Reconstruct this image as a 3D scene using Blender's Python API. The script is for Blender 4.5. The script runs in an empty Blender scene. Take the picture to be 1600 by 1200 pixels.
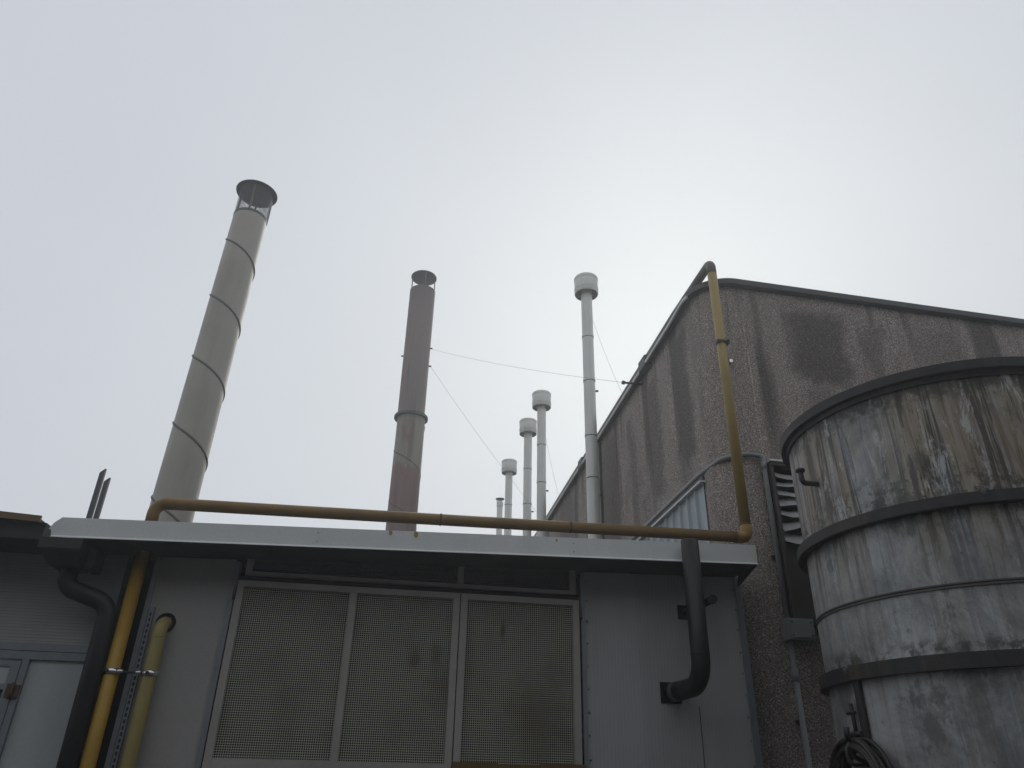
import bpy, bmesh, math, random
from mathutils import Vector, Matrix
random.seed(7)
S = bpy.context.scene
COL = S.collection

# ------------------------------------------------------------------ camera
CAM = Vector((0, 0, 1.6))
F = 1155.0                                     # focal length in pixels of a 1600 px wide frame
up_c = Vector((50, 2140, F)).normalized()
yd_c = Vector((-230, -618, F)); yd_c = (yd_c - up_c * yd_c.dot(up_c)).normalized()
xd_c = -yd_c.cross(up_c)
if xd_c.x < 0: xd_c = -xd_c
right = Vector((xd_c.x, yd_c.x, up_c.x)); upv = Vector((xd_c.y, yd_c.y, up_c.y)); fwd = Vector((xd_c.z, yd_c.z, up_c.z))
cd = bpy.data.cameras.new('camera'); cam = bpy.data.objects.new('camera', cd); COL.objects.link(cam)
cam.matrix_world = Matrix(((right.x, upv.x, -fwd.x, CAM.x), (right.y, upv.y, -fwd.y, CAM.y), (right.z, upv.z, -fwd.z, CAM.z), (0, 0, 0, 1)))
cd.sensor_fit = 'HORIZONTAL'; cd.sensor_width = 36; cd.lens = F / 1600 * 36
cd.clip_start = 0.05; cd.clip_end = 1000
S.camera = cam

# ------------------------------------------------------------------ sky, sun, exposure
SUN_EL, SUN_AZ = math.radians(32), math.radians(24)      # azimuth from +Y towards +X
FOG_MIX, FOG_RGB, SKY_GAMMA, SKY_GAIN = 0.5, (8.65, 9.2, 10.6, 1), 0.35, (1.50, 1.53, 1.27)
w = bpy.data.worlds.new('World'); S.world = w; w.use_nodes = True
nt = w.node_tree; bg = nt.nodes['Background']
sky = nt.nodes.new('ShaderNodeTexSky'); sky.sky_type = 'NISHITA'; sky.sun_disc = False
sky.sun_elevation = SUN_EL; sky.sun_rotation = SUN_AZ
sky.air_density = 1.0; sky.dust_density = 6.0; sky.ozone_density = 1.0; sky.altitude = 50
hs = nt.nodes.new('ShaderNodeHueSaturation'); hs.inputs['Saturation'].default_value = 0.35
fogmix = nt.nodes.new('ShaderNodeMix'); fogmix.data_type = 'RGBA'          # thick fog evens the dome out
fogmix.inputs[0].default_value = FOG_MIX; fogmix.inputs[7].default_value = FOG_RGB
gm = nt.nodes.new('ShaderNodeGamma'); gm.inputs[1].default_value = SKY_GAMMA            # fog spreads the glow round the sun
ga = nt.nodes.new('ShaderNodeVectorMath'); ga.operation = 'MULTIPLY'; ga.inputs[1].default_value = SKY_GAIN
nt.links.new(sky.outputs[0], hs.inputs['Color']); nt.links.new(hs.outputs[0], gm.inputs[0]); nt.links.new(gm.outputs[0], ga.inputs[0]); nt.links.new(ga.outputs[0], fogmix.inputs[6]); wt = nt.nodes.new('ShaderNodeTexCoord'); wn = nt.nodes.new('ShaderNodeTexNoise'); wn.inputs['Scale'].default_value = 2.2; wn.inputs['Detail'].default_value = 4
wr = nt.nodes.new('ShaderNodeMapRange'); wr.inputs['From Min'].default_value = .3; wr.inputs['From Max'].default_value = .7; wr.inputs['To Min'].default_value = .972; wr.inputs['To Max'].default_value = 1.028
wm = nt.nodes.new('ShaderNodeVectorMath'); wm.operation = 'SCALE'                 # faint unevenness of the fog layer
nt.links.new(wt.outputs['Generated'], wn.inputs['Vector']); nt.links.new(wn.outputs['Fac'], wr.inputs['Value']); nt.links.new(wr.outputs[0], wm.inputs['Scale'])
nt.links.new(fogmix.outputs[2], wm.inputs[0]); nt.links.new(wm.outputs[0], bg.inputs['Color'])
bg.inputs['Strength'].default_value = 0.10
sd = bpy.data.lights.new('sun', 'SUN'); sd.energy = 0.55; sd.angle = math.radians(30); sd.color = (1, 0.99, 0.92)
sun = bpy.data.objects.new('sun', sd); COL.objects.link(sun)
sdir = Vector((math.sin(SUN_AZ) * math.cos(SUN_EL), math.cos(SUN_AZ) * math.cos(SUN_EL), math.sin(SUN_EL)))
sun.rotation_euler = sdir.to_track_quat('Z', 'Y').to_euler(); sun.location = sdir * 60
S.view_settings.view_transform = 'Standard'; S.view_settings.look = 'None'
S.view_settings.exposure = 0.12; S.view_settings.gamma = 1.0; S.view_settings.use_curve_mapping = False
HAZE = 0.009
SHADE_HALL_H = 5.8  # height of the hall added behind the viewer for shade
S.cycles.volume_bounces = 1; S.cycles.max_bounces = 8; S.cycles.transparent_max_bounces = 16

# ------------------------------------------------------------------ material helpers
class G:
    def __init__(s, name):
        s.m = bpy.data.materials.new(name); s.m.use_nodes = True; s.nt = s.m.node_tree
        s.b = s.nt.nodes['Principled BSDF']
        s.tc = s.nt.nodes.new('ShaderNodeTexCoord').outputs['Object']
    def n(s, t, **kw):
        x = s.nt.nodes.new(t)
        for k, v in kw.items(): setattr(x, k, v)
        return x
    def put(s, sock, v):
        if isinstance(v, (int, float)): sock.default_value = v
        elif isinstance(v, (tuple, list)): sock.default_value = tuple(v) + ((1,) if len(v) == 3 and len(sock.default_value) == 4 else ())
        else: s.nt.links.new(v, sock)
    def scale(s, v, off=(0, 0, 0)):
        x = s.n('ShaderNodeMapping'); s.put(x.inputs['Vector'], s.tc); x.inputs['Scale'].default_value = v; x.inputs['Location'].default_value = off
        return x.outputs[0]
    def noise(s, sc=5, vec=None, detail=4, rough=.55, dist=0):
        x = s.n('ShaderNodeTexNoise'); s.put(x.inputs['Vector'], vec or s.tc)
        x.inputs['Scale'].default_value = sc; x.inputs['Detail'].default_value = detail; x.inputs['Roughness'].default_value = rough; x.inputs['Distortion'].default_value = dist
        return x.outputs['Fac']
    def vor(s, sc, vec=None, out='Color', feature='F1'):
        x = s.n('ShaderNodeTexVoronoi', feature=feature); s.put(x.inputs['Vector'], vec or s.tc); x.inputs['Scale'].default_value = sc
        return x.outputs[out]
    def math(s, op, a, b=0.0, c=None, clamp=False):
        x = s.n('ShaderNodeMath', operation=op, use_clamp=clamp); s.put(x.inputs[0], a); s.put(x.inputs[1], b)
        if c is not None: s.put(x.inputs[2], c)
        return x.outputs[0]
    def rng(s, v, a, b, lo=0.0, hi=1.0, smooth=True):
        x = s.n('ShaderNodeMapRange'); x.interpolation_type = 'SMOOTHSTEP' if smooth else 'LINEAR'
        s.put(x.inputs['Value'], v); x.inputs['From Min'].default_value = a; x.inputs['From Max'].default_value = b
        x.inputs['To Min'].default_value = lo; x.inputs['To Max'].default_value = hi
        return x.outputs['Result']
    def mix(s, f, a, b, mode='MIX'):
        x = s.n('ShaderNodeMix', data_type='RGBA', blend_type=mode); s.put(x.inputs[0], f); s.put(x.inputs[6], a); s.put(x.inputs[7], b)
        return x.outputs[2]
    def xyz(s):
        x = s.n('ShaderNodeSeparateXYZ'); s.put(x.inputs[0], s.tc); return x.outputs
    def bump(s, h, strength=.3, dist=.002):
        x = s.n('ShaderNodeBump'); x.inputs['Strength'].default_value = strength; x.inputs['Distance'].default_value = dist
        s.put(x.inputs['Height'], h); s.put(s.b.inputs['Normal'], x.outputs[0]); return x.outputs[0]
    def done(s, col, rough=.6, metal=0.0, spec=.4):
        s.put(s.b.inputs['Base Color'], col); s.put(s.b.inputs['Roughness'], rough); s.b.inputs['Metallic'].default_value = metal
        s.b.inputs['Specular IOR Level'].default_value = spec
        return s.m

def weather(name, col, dirt=None, amt=.5, rough=.55, metal=0.0, sc=2.5, streak=9.0, bump=.15, spec=.4, fine=60, grain=.035):
    """painted or galvanised surface: cloudy tone, vertical runs of dirt, fine grain"""
    g = G(name)
    d = dirt or tuple(c * .45 for c in col)
    a = g.rng(g.noise(sc, detail=5), .35, .75)
    st = g.rng(g.noise(1.0, g.scale((streak, streak, .5)), detail=4, rough=.6), .45, .8)
    f = g.math('MULTIPLY', g.math('ADD', g.math('MULTIPLY', a, .5), g.math('MULTIPLY', st, .6)), amt, clamp=True)
    sp = g.rng(g.noise(fine, detail=2), .3, .75, 1 - grain, 1 + grain * .7)
    c = g.mix(f, col, d)
    c = g.mix(1.0, c, g.n_rgb(sp), 'MULTIPLY')
    g.bump(g.noise(fine * .6, detail=3), bump, .0015)
    return g.done(c, g.math('ADD', g.math('MULTIPLY', a, .18), rough - .08), metal, spec)
def _n_rgb(s, v):
    x = s.n('ShaderNodeCombineColor'); [s.put(x.inputs[i], v) for i in range(3)]; return x.outputs[0]
G.n_rgb = _n_rgb

def ribbed(name, col, axis, pitch, depth=.6, dirt=None):
    """sandwich panel skin with fine rolled ribs"""
    g = G(name)
    o = g.xyz()
    u = g.math('PINGPONG', g.math('DIVIDE', o[axis], pitch), .5)
    rib = g.rng(u, .30, .46)
    a = g.rng(g.noise(1.6, detail=5), .3, .75)
    st = g.rng(g.noise(1.0, g.scale((7, 7, .35)), detail=5), .48, .8)
    f = g.math('ADD', g.math('MULTIPLY', a, .28), g.math('MULTIPLY', st, .3), clamp=True)
    c = g.mix(f, col, dirt or tuple(x * .55 for x in col))
    c = g.mix(g.math('MULTIPLY', rib, .14), c, tuple(x * .4 for x in col))
    g.bump(rib, depth, .002)
    return g.done(c, .5, 0, .35)

def pebble():
    g = G('exposed_aggregate')
    wp = g.n('ShaderNodeVectorMath', operation='ADD'); g.put(wp.inputs[0], g.tc); wp.inputs[1].default_value = (2.4, 4.7, 0)
    ox = g.n('ShaderNodeSeparateXYZ'); g.put(ox.inputs[0], wp.outputs[0]); o = ox.outputs
    v = g.vor(118); bw = g.n('ShaderNodeRGBToBW'); g.put(bw.inputs[0], v)
    edge = g.vor(118, out='Distance')
    stone = g.mix(bw.outputs[0], (.285, .240, .205), (.61, .54, .475))
    sx = g.n('ShaderNodeSeparateColor'); g.put(sx.inputs[0], v)
    stone = g.mix(g.rng(sx.outputs[0], .88, .95), stone, (.70, .66, .62))       # a few pale quartz chips
    stone = g.mix(g.rng(sx.outputs[1], .8, .9), stone, (.30, .20, .17))       # and red-brown ones
    c = g.mix(g.rng(edge, .35, .75), stone, (.205, .176, .154))
    # soot runs: streaks hanging from the coping and blotches of damp
    st = g.rng(g.noise(1.0, g.scale((2.6, 2.6, .22)), detail=4, rough=.55), .50, .62)
    top = g.rng(g.math('ADD', o[2], g.math('MULTIPLY', g.noise(2.0, g.scale((3, 3, .2))), 1.6)), 4.4, 5.2)
    f = g.math('MULTIPLY', st, g.math('ADD', g.math('MULTIPLY', top, .55), .25))
    def blot(u, u0, u1, z0, z1, k, amt, axis_mask=None):
        wob = g.math('MULTIPLY', g.math('SUBTRACT', g.noise(2.2, g.scale((1, 1, .7)), detail=8, rough=.68), .5), .6)
        uu = g.math('ADD', u, wob); zz = g.math('ADD', o[2], wob)
        m = g.math('MULTIPLY', g.math('MULTIPLY', g.rng(uu, u0 - k, u0 + k), g.rng(uu, u1 - k, u1 + k, 1, 0)),
                   g.math('MULTIPLY', g.rng(zz, z0 - k, z0 + k), g.rng(zz, z1 - k, z1 + k, 1, 0)))
        if axis_mask is not None: m = g.math('MULTIPLY', m, axis_mask)
        return g.math('MULTIPLY', m, amt)
    front = g.rng(o[1], 4.66, 4.70, 1, 0); side = g.rng(o[0], 2.62, 2.66, 1, 0)
    drip = g.math('MULTIPLY', g.rng(g.noise(1.0, g.scale((11, 11, .5)), detail=3), .52, .66), g.rng(g.math('ADD', o[2], g.math('MULTIPLY', g.noise(1.0, g.scale((5, 5, .1))), .9)), 4.95, 5.6))
    f = g.math('MAXIMUM', f, g.math('MULTIPLY', drip, .6))
    f = g.math('MAXIMUM', f, g.math('MULTIPLY', g.rng(g.noise(1.4, g.scale((1, 1, .6), (3, 3, 0)), detail=7, rough=.65), .50, .72), .45))
    for b in (blot(o[0], 2.92, 3.52, 4.42, 5.05, .1, .8, front), blot(o[0], 3.66, 3.85, 4.4, 5.0, .09, .55, front), blot(o[0], 4.15, 4.6, 4.5, 5.05, .12, .45, front),
              blot(o[0], 3.05, 3.3, 4.1, 4.4, .1, .4, front),
              blot(o[1], 5.0, 5.35, 3.9, 5.15, .08, .75, side), blot(o[1], 5.75, 6.1, 3.85, 5.0, .08, .6, side), blot(o[1], 6.5, 6.7, 3.3, 4.9, .08, .55, side), blot(o[1], 7.1, 7.9, 3.2, 5.1, .12, .6, side), blot(o[1], 9.2, 10.2, 3.2, 5.1, .12, .5, side)):
        f = g.math('MAXIMUM', f, b)
    c = g.mix(f, c, g.mix(.78, c, (.020, .020, .020)))
    g.bump(g.math('SUBTRACT', 1.0, edge), .9, .006)
    return g.done(c, .85, 0, .25)

def tank_skin():
    g = G('rusty_tank_paint')
    o = g.xyz()
    base = g.mix(g.rng(g.noise(2.6, detail=9, rough=.72, dist=.4), .34, .66), (.165, .172, .172), (.41, .42, .415))
    runs = g.noise(1.0, g.scale((6, 6, .42)), detail=8, rough=.66, dist=.7)
    fine = g.noise(1.0, g.scale((19, 19, .9)), detail=7, rough=.7, dist=.8)
    hair = g.noise(1.0, g.scale((55, 55, 1.6)), detail=4, rough=.6, dist=.3)
    hi = g.rng(o[2], 2.35, 2.95, .22, 1.0)                                    # the runs start at the rim
    side = g.rng(g.noise(1.0, g.scale((1.8, 1.8, .2), (1.3, .4, 0)), detail=2), .36, .56, .25, 1.0)
    amt = g.math('MULTIPLY', hi, side)
    tan = g.math('MULTIPLY', g.rng(runs, .40, .55), amt)
    c = g.mix(g.math('MULTIPLY', tan, .9), base, (.255, .205, .135))
    rust = g.math('MULTIPLY', g.rng(g.noise(1.0, g.scale((9, 9, .4), (3.1, 1.7, 0)), detail=8, rough=.65, dist=.8), .50, .62), amt)
    c = g.mix(g.math('MULTIPLY', rust, .85), c, (.135, .082, .048))
    wash = g.rng(hair, .5, .72, 0, .35); c = g.mix(g.math('MULTIPLY', wash, hi), c, (.50, .50, .48))
    dark = g.math('MULTIPLY', g.rng(fine, .49, .57), g.math('ADD', g.math('MULTIPLY', amt, .95), .12))
    c = g.mix(g.math('MULTIPLY', dark, .85), c, (.040, .033, .024))
    # ragged dark marks below the rim and around the two hoops
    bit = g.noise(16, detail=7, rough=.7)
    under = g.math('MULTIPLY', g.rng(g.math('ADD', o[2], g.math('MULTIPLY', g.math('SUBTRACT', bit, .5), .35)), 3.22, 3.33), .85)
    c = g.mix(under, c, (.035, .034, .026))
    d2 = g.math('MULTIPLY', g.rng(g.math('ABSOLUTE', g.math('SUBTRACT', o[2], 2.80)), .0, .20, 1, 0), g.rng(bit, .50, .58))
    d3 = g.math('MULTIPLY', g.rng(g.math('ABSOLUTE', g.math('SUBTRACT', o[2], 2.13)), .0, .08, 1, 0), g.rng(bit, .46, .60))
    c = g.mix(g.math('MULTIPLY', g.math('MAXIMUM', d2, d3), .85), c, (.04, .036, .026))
    peel = g.math('MULTIPLY', g.rng(g.noise(5.0, g.scale((2, 2, .6), (9, 4, 2)), detail=10, rough=.8, dist=.6), .55, .60), g.rng(o[2], 2.3, 2.95, .2, .6))
    c = g.mix(peel, c, (.52, .53, .52))
    patch = g.math('MULTIPLY', g.rng(g.noise(3.6, g.scale((1, 1, .6), (5, 2, 1)), detail=10, rough=.8), .52, .60), .7)
    c = g.mix(patch, c, (.10, .099, .090))
    speck = g.rng(g.noise(70, detail=2), .68, .74); c = g.mix(g.math('MULTIPLY', speck, .6), c, (.05, .045, .035))
    g.bump(g.math('ADD', g.noise(30, detail=6), g.math('MULTIPLY', g.noise(3, detail=2), 1.5)), .35, .004)
    return g.done(c, .62, 0, .35)

def perforated(name, col, pitch, thr=.36, radius=None, rust=()):
    g = G(name)
    o = g.xyz()
    def bar(v): return g.math('GREATER_THAN', g.math('PINGPONG', g.math('DIVIDE', v, pitch), .5), thr)
    u = o[0]
    if radius:
        cx, r_ = radius; u = g.math('MULTIPLY', g.math('ARCTAN2', o[1], g.math('SUBTRACT', o[0], cx)), r_)
    solid = g.math('MAXIMUM', bar(u), bar(o[2]))
    c = g.mix(g.rng(g.noise(4, detail=6), .45, .75, 0, .3), col, tuple(x * .4 for x in col))
    wob = g.math('MULTIPLY', g.math('SUBTRACT', g.noise(9, detail=6, rough=.7), .5), 1.6)
    for bx, bz, rx, rz, amt in rust:                               # rust bloom where water has run down the sheet
        dx = g.math('DIVIDE', g.math('SUBTRACT', o[0], bx), rx); dz = g.math('DIVIDE', g.math('SUBTRACT', o[2], bz), rz)
        d = g.math('ADD', g.math('SQRT', g.math('ADD', g.math('MULTIPLY', dx, dx), g.math('MULTIPLY', dz, dz))), wob)
        c = g.mix(g.math('MULTIPLY', g.rng(d, .1, 1.25, 1, 0), amt), c, (.16, .075, .036))
    g.done(c, .6, 0, .3)
    tr = g.n('ShaderNodeBsdfTransparent'); mx = g.n('ShaderNodeMixShader')
    g.put(mx.inputs[0], solid); g.put(mx.inputs[1], tr.outputs[0]); g.put(mx.inputs[2], g.b.outputs[0])
    g.put(g.nt.nodes['Material Output'].inputs['Surface'], mx.outputs[0])
    return g.m

def red_flue(name, a, b, z0, z1):
    """lead-painted flue: one coat above, another below a ragged edge, rusty runs and soot at the mouth"""
    g = G(name); o = g.xyz()
    n = g.noise(2.0, g.scale((5, 5, .8)), detail=6, rough=.65)
    f = g.rng(g.math('ADD', o[2], g.math('MULTIPLY', g.math('SUBTRACT', n, .5), .5)), z0, z1, 1, 0)
    c = g.mix(f, a, b)
    c = g.mix(g.rng(g.noise(1.0, g.scale((9, 9, .5)), detail=6, rough=.65), .48, .68, 0, .7), c, tuple(x * .55 for x in b))
    c = g.mix(g.rng(g.noise(3.0, g.scale((1, 1, .5), (4, 1, 2)), detail=7, rough=.7), .52, .66, 0, .55), c, (.20, .10, .08))
    c = g.mix(g.rng(g.math('ADD', o[2], g.math('MULTIPLY', n, .5)), 5.75, 6.2, 0, .6), c, (.06, .055, .052))
    g.bump(g.noise(30, detail=4), .15, .002)
    return g.done(c, .6, 0, .3)

def asphalt():
    g = G('asphalt')
    c = g.mix(g.noise(1.2, detail=6), (.035, .035, .036), (.065, .064, .062))
    c = g.mix(g.rng(g.vor(180, out='Distance'), .1, .5), (.12, .12, .115), c)
    g.bump(g.vor(180, out='Distance'), .5, .004)
    return g.done(c, .9, 0, .3)

RUST = ((-.19, 2.21, .045, .07, .5), (-.07, 2.24, .04, .08, .45), (0.0, 2.06, .12, .15, .3), (.315, 2.39, .020, .08, .7), (.53, 1.92, .22, .24, .4), (-.85, 1.95, .10, .12, .25))
M = dict(
    asphalt=asphalt(), pebble=pebble(), tank=tank_skin(),
    band=weather('black_bitumen_steel', (.026, .026, .027), (.085, .070, .052), .9, .65, sc=5, streak=14, grain=.12),
    coping=weather('dark_lead_coping', (.040, .041, .043), (.065, .062, .058), .7, .55, sc=4),
    lip=weather('dull_zinc_edge', (.62, .62, .60), None, .6, .5),
    fascia=weather('pale_grey_sheet', (.68, .685, .66), (.50, .50, .47), .55, .42, sc=1.2, streak=4, bump=.05),
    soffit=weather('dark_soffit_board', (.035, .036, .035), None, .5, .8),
    panel_left=weather('warm_grey_panel', (.355, .34, .315), (.235, .222, .205), .6, .5, sc=1.4, streak=3, bump=.05),
    panel_right=ribbed('cool_grey_ribbed_panel', (.40, .405, .395), 0, .022, .22),
    panel_shed=ribbed('cream_grey_ribbed_panel', (.36, .35, .325), 2, .0165, .8),
    panel_white=weather('white_smooth_panel', (.45, .465, .46), (.30, .31, .31), .6, .45, sc=3, streak=3, bump=.05),
    galv=weather('galvanised_trim', (.27, .29, .305), (.15, .16, .17), .7, .4, .35, sc=9),
    galv_flue=weather('galvanised_flue', (.66, .655, .61), (.46, .41, .32), .5, .42, .10, sc=2.2, streak=14, bump=.05),
    flue_grey=weather('weathered_spiral_flue', (.325, .30, .25), (.22, .195, .155), .7, .5, .15, sc=1.4, streak=6, bump=.08),
    flue_red=red_flue('oxide_red_flue', (.16, .122, .112), (.195, .156, .144), 5.0, 5.6), flue_dull=red_flue('stained_lower_flue', (.255, .235, .195), (.215, .135, .120), 2.65, 2.75),
    seam=weather('dark_seam', (.10, .095, .085), None, .5, .6),
    cowl=weather('sooty_cowl_steel', (.085, .085, .085), None, .5, .6),
    dark=weather('near_black_steel', (.022, .021, .021), (.04, .033, .028), .7, .55, sc=5),
    blackpipe=weather('black_plastic_pipe', (.013, .0125, .012), (.022, .021, .020), .6, .5, sc=4, bump=.05),
    downpipe=weather('charcoal_downpipe', (.020, .022, .0215), None, .4, .5, sc=3, bump=.04),
    gas=weather('ochre_gas_pipe', (.40, .235, .022), (.19, .105, .028), .75, .48, sc=3.5, streak=6, bump=.12),
    gasweather=weather('weathered_ochre_pipe', (.31, .215, .055), (.17, .125, .060), .8, .5, sc=3, streak=5, bump=.12),
    gaselbow=weather('orange_ochre_elbow', (.30, .165, .022), (.16, .09, .03), .8, .5, sc=5, streak=5, bump=.12),
    gasdirtshade=weather('brown_stained_shaded_gas_pipe', (.235, .138, .036), (.125, .078, .032), .8, .5, sc=4, streak=6, bump=.12),  # brown holds both dirt and the shade on the pipe's underside
    gassilhouette=weather('grey_silhouette_pipe', (.13, .115, .090), (.075, .07, .062), .8, .6, sc=5, streak=3),  # same ochre pipe, its backlit silhouette put into a grey-brown colour
    creampipe=weather('faded_yellow_pipe', (.37, .30, .115), (.24, .175, .05), .7, .5, sc=4, streak=5, bump=.05),
    clamp=weather('bright_zinc_clamp', (.72, .72, .70), None, .3, .25, .9, sc=8),
    frame=weather('cream_door_frame', (.36, .345, .305), (.22, .205, .175), .7, .5, sc=4, streak=4, bump=.06),
    mesh=perforated('perforated_sheet', (.56, .555, .45), .0118, .395, None, RUST),
    mesh2=perforated('fine_perforated_sheet', (.13, .13, .13), .0118, .375),
    netting=perforated('cowl_netting', (.10, .10, .10), .020, .375, (0.0, .21)),
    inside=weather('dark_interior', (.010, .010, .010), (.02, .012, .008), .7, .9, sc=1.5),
    blue=weather('pale_blue_cladding', (.33, .375, .385), (.22, .255, .26), .5, .45, sc=3, streak=6, bump=.04),
    conduit=weather('grey_conduit', (.26, .275, .27), (.16, .165, .16), .6, .45, sc=6, bump=.05),
    slat=weather('bent_louvre_metal', (.82, .82, .80), (.45, .44, .42), .7, .4, .2, sc=6),
    board=weather('olive_board', (.055, .052, .040), (.035, .034, .028), .7, .7, sc=2),
    eave=weather('brown_eave_timber', (.17, .105, .055), (.08, .055, .035), .8, .7, sc=4, streak=2),
    wood=weather('ochre_timber', (.15, .095, .035), (.08, .05, .02), .8, .7, sc=4, streak=12),
    rust=weather('rusted_iron', (.115, .072, .050), (.05, .034, .028), .8, .8, sc=30),
    roof=weather('grey_roof_felt', (.10, .10, .10), (.06, .06, .06), .8, .9, sc=1.5),
    hose=weather('olive_black_hose', (.028, .026, .015), (.013, .013, .011), .8, .45, sc=6),
    wire=weather('steel_wire', (.40, .40, .40), None, .4, .5, .3),
)
g = G('window_glass'); M['glass'] = g.done(g.mix(g.noise(2), (.010, .011, .010), (.018, .016, .013)), .12, 0, .5)

# ------------------------------------------------------------------ mesh helpers
def bbox(bm, x0, x1, y0, y1, z0, z1):
    v = [bm.verts.new(p) for p in ((x0, y0, z0), (x1, y0, z0), (x1, y1, z0), (x0, y1, z0), (x0, y0, z1), (x1, y0, z1), (x1, y1, z1), (x0, y1, z1))]
    for f in ((0, 3, 2, 1), (4, 5, 6, 7), (0, 1, 5, 4), (1, 2, 6, 5), (2, 3, 7, 6), (3, 0, 4, 7)): bm.faces.new([v[i] for i in f])
    return bm
def B(*boxes):
    bm = bmesh.new()
    for b in boxes: bbox(bm, *b)
    return bm
def bevel(bm, w=.004, seg=2):
    es = [e for e in bm.edges if len(e.link_faces) == 2 and e.calc_face_angle(0) > .6]
    bmesh.ops.bevel(bm, geom=es, offset=w, segments=seg, affect='EDGES', profile=.5)
    return bm
def hexa(bm, lo, hi):
    """solid between two quads (4 points each)"""
    v = [bm.verts.new(p) for p in list(lo) + list(hi)]
    for f in ((3, 2, 1, 0), (4, 5, 6, 7), (0, 1, 5, 4), (1, 2, 6, 5), (2, 3, 7, 6), (3, 0, 4, 7)): bm.faces.new([v[i] for i in f])
    bmesh.ops.recalc_face_normals(bm, faces=bm.faces)
    return bm
def fillet(pts, radii, seg=8):
    pts = [Vector(p) for p in pts]; out = [pts[0]]
    for i in range(1, len(pts) - 1):
        a, b, c = pts[i - 1], pts[i], pts[i + 1]
        r = radii[i - 1] if isinstance(radii, (list, tuple)) else radii
        d1 = (a - b).normalized(); d2 = (c - b).normalized(); ang = d1.angle(d2)
        if r <= 0 or ang > 3.12: out.append(b); continue
        t = min(r / math.tan(ang / 2), (a - b).length * .49, (c - b).length * .49); r2 = t * math.tan(ang / 2)
        bis = (d1 + d2).normalized(); ctr = b + bis * (r2 / math.sin(ang / 2))
        p0 = b + d1 * t - ctr; p1 = b + d2 * t - ctr; th = p0.angle(p1); ax = p0.cross(p1).normalized()
        for k in range(seg + 1): out.append(ctr + Matrix.Rotation(th * k / seg, 3, ax) @ p0)
    out.append(pts[-1]); return out
def sweep(bm, pts, r, n=20, caps=True):
    """round tube along a polyline, r a number or one radius per point"""
    pts = [Vector(p) for p in pts]; rings = []; T0 = (pts[1] - pts[0]).normalized()
    N = T0.orthogonal().normalized()
    for i, p in enumerate(pts):
        t = ((pts[min(i + 1, len(pts) - 1)] - p).normalized() + (p - pts[max(i - 1, 0)]).normalized()).normalized() if 0 < i < len(pts) - 1 else ((pts[1] - pts[0]) if i == 0 else (pts[-1] - pts[-2])).normalized()
        N = (N - t * N.dot(t)).normalized(); Bn = t.cross(N); rr = r[i] if isinstance(r, (list, tuple)) else r
        rings.append([bm.verts.new(p + (N * math.cos(2 * math.pi * k / n) + Bn * math.sin(2 * math.pi * k / n)) * rr) for k in range(n)])
    for a, b in zip(rings, rings[1:]):
        for k in range(n): f = bm.faces.new((a[k], a[(k + 1) % n], b[(k + 1) % n], b[k])); f.smooth = True
    if caps:
        bm.faces.new(rings[0][::-1]); bm.faces.new(rings[-1])
    return bm
def T(pts, r, radii=0, n=20, seg=8): return sweep(bmesh.new(), fillet(pts, radii, seg), r, n)
def lathe(bm, cx, cy, prof, n=64, a0=0.0, a1=2 * math.pi, closed=False):
    """turn a profile of (radius, z) about a vertical axis; sharp profile corners stay sharp"""
    full = abs(a1 - a0 - 2 * math.pi) < 1e-6; m = n if full else n + 1
    segs = list(zip(prof, prof[1:] + ([prof[0]] if closed else [])))[:len(prof) if closed else len(prof) - 1]
    for (r0, z0), (r1, z1) in segs:
        A = []; Bv = []
        for k in range(m):
            a = a0 + (a1 - a0) * k / n; c, s = math.cos(a), math.sin(a)
            A.append(bm.verts.new((cx + r0 * c, cy + r0 * s, z0))); Bv.append(bm.verts.new((cx + r1 * c, cy + r1 * s, z1)))
        for k in range(n):
            q = (A[k], A[(k + 1) % m], Bv[(k + 1) % m], Bv[k])
            f = bm.faces.new(q); f.smooth = True
    bmesh.ops.remove_doubles(bm, verts=bm.verts, dist=1e-6) if min(p[0] for p in prof) < 1e-6 else None
    return bm
def L(cx, cy, prof, n=64, closed=False, **k): return lathe(bmesh.new(), cx, cy, prof, n, closed=closed, **k)
def strip(outer, inner, z0, z1):
    """wall between two plan polylines of equal length, from z0 to z1"""
    bm = bmesh.new(); R = [[bm.verts.new((p[0], p[1], z)) for p in pl] for pl, z in ((outer, z0), (outer, z1), (inner, z1), (inner, z0))]
    for a in range(4):
        A, Bv = R[a], R[(a + 1) % 4]
        for i in range(len(A) - 1): bm.faces.new((A[i], A[i + 1], Bv[i + 1], Bv[i]))
    bm.faces.new([R[a][0] for a in range(4)]); bm.faces.new([R[a][-1] for a in range(3, -1, -1)])
    bmesh.ops.recalc_face_normals(bm, faces=bm.faces); return bm

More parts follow.
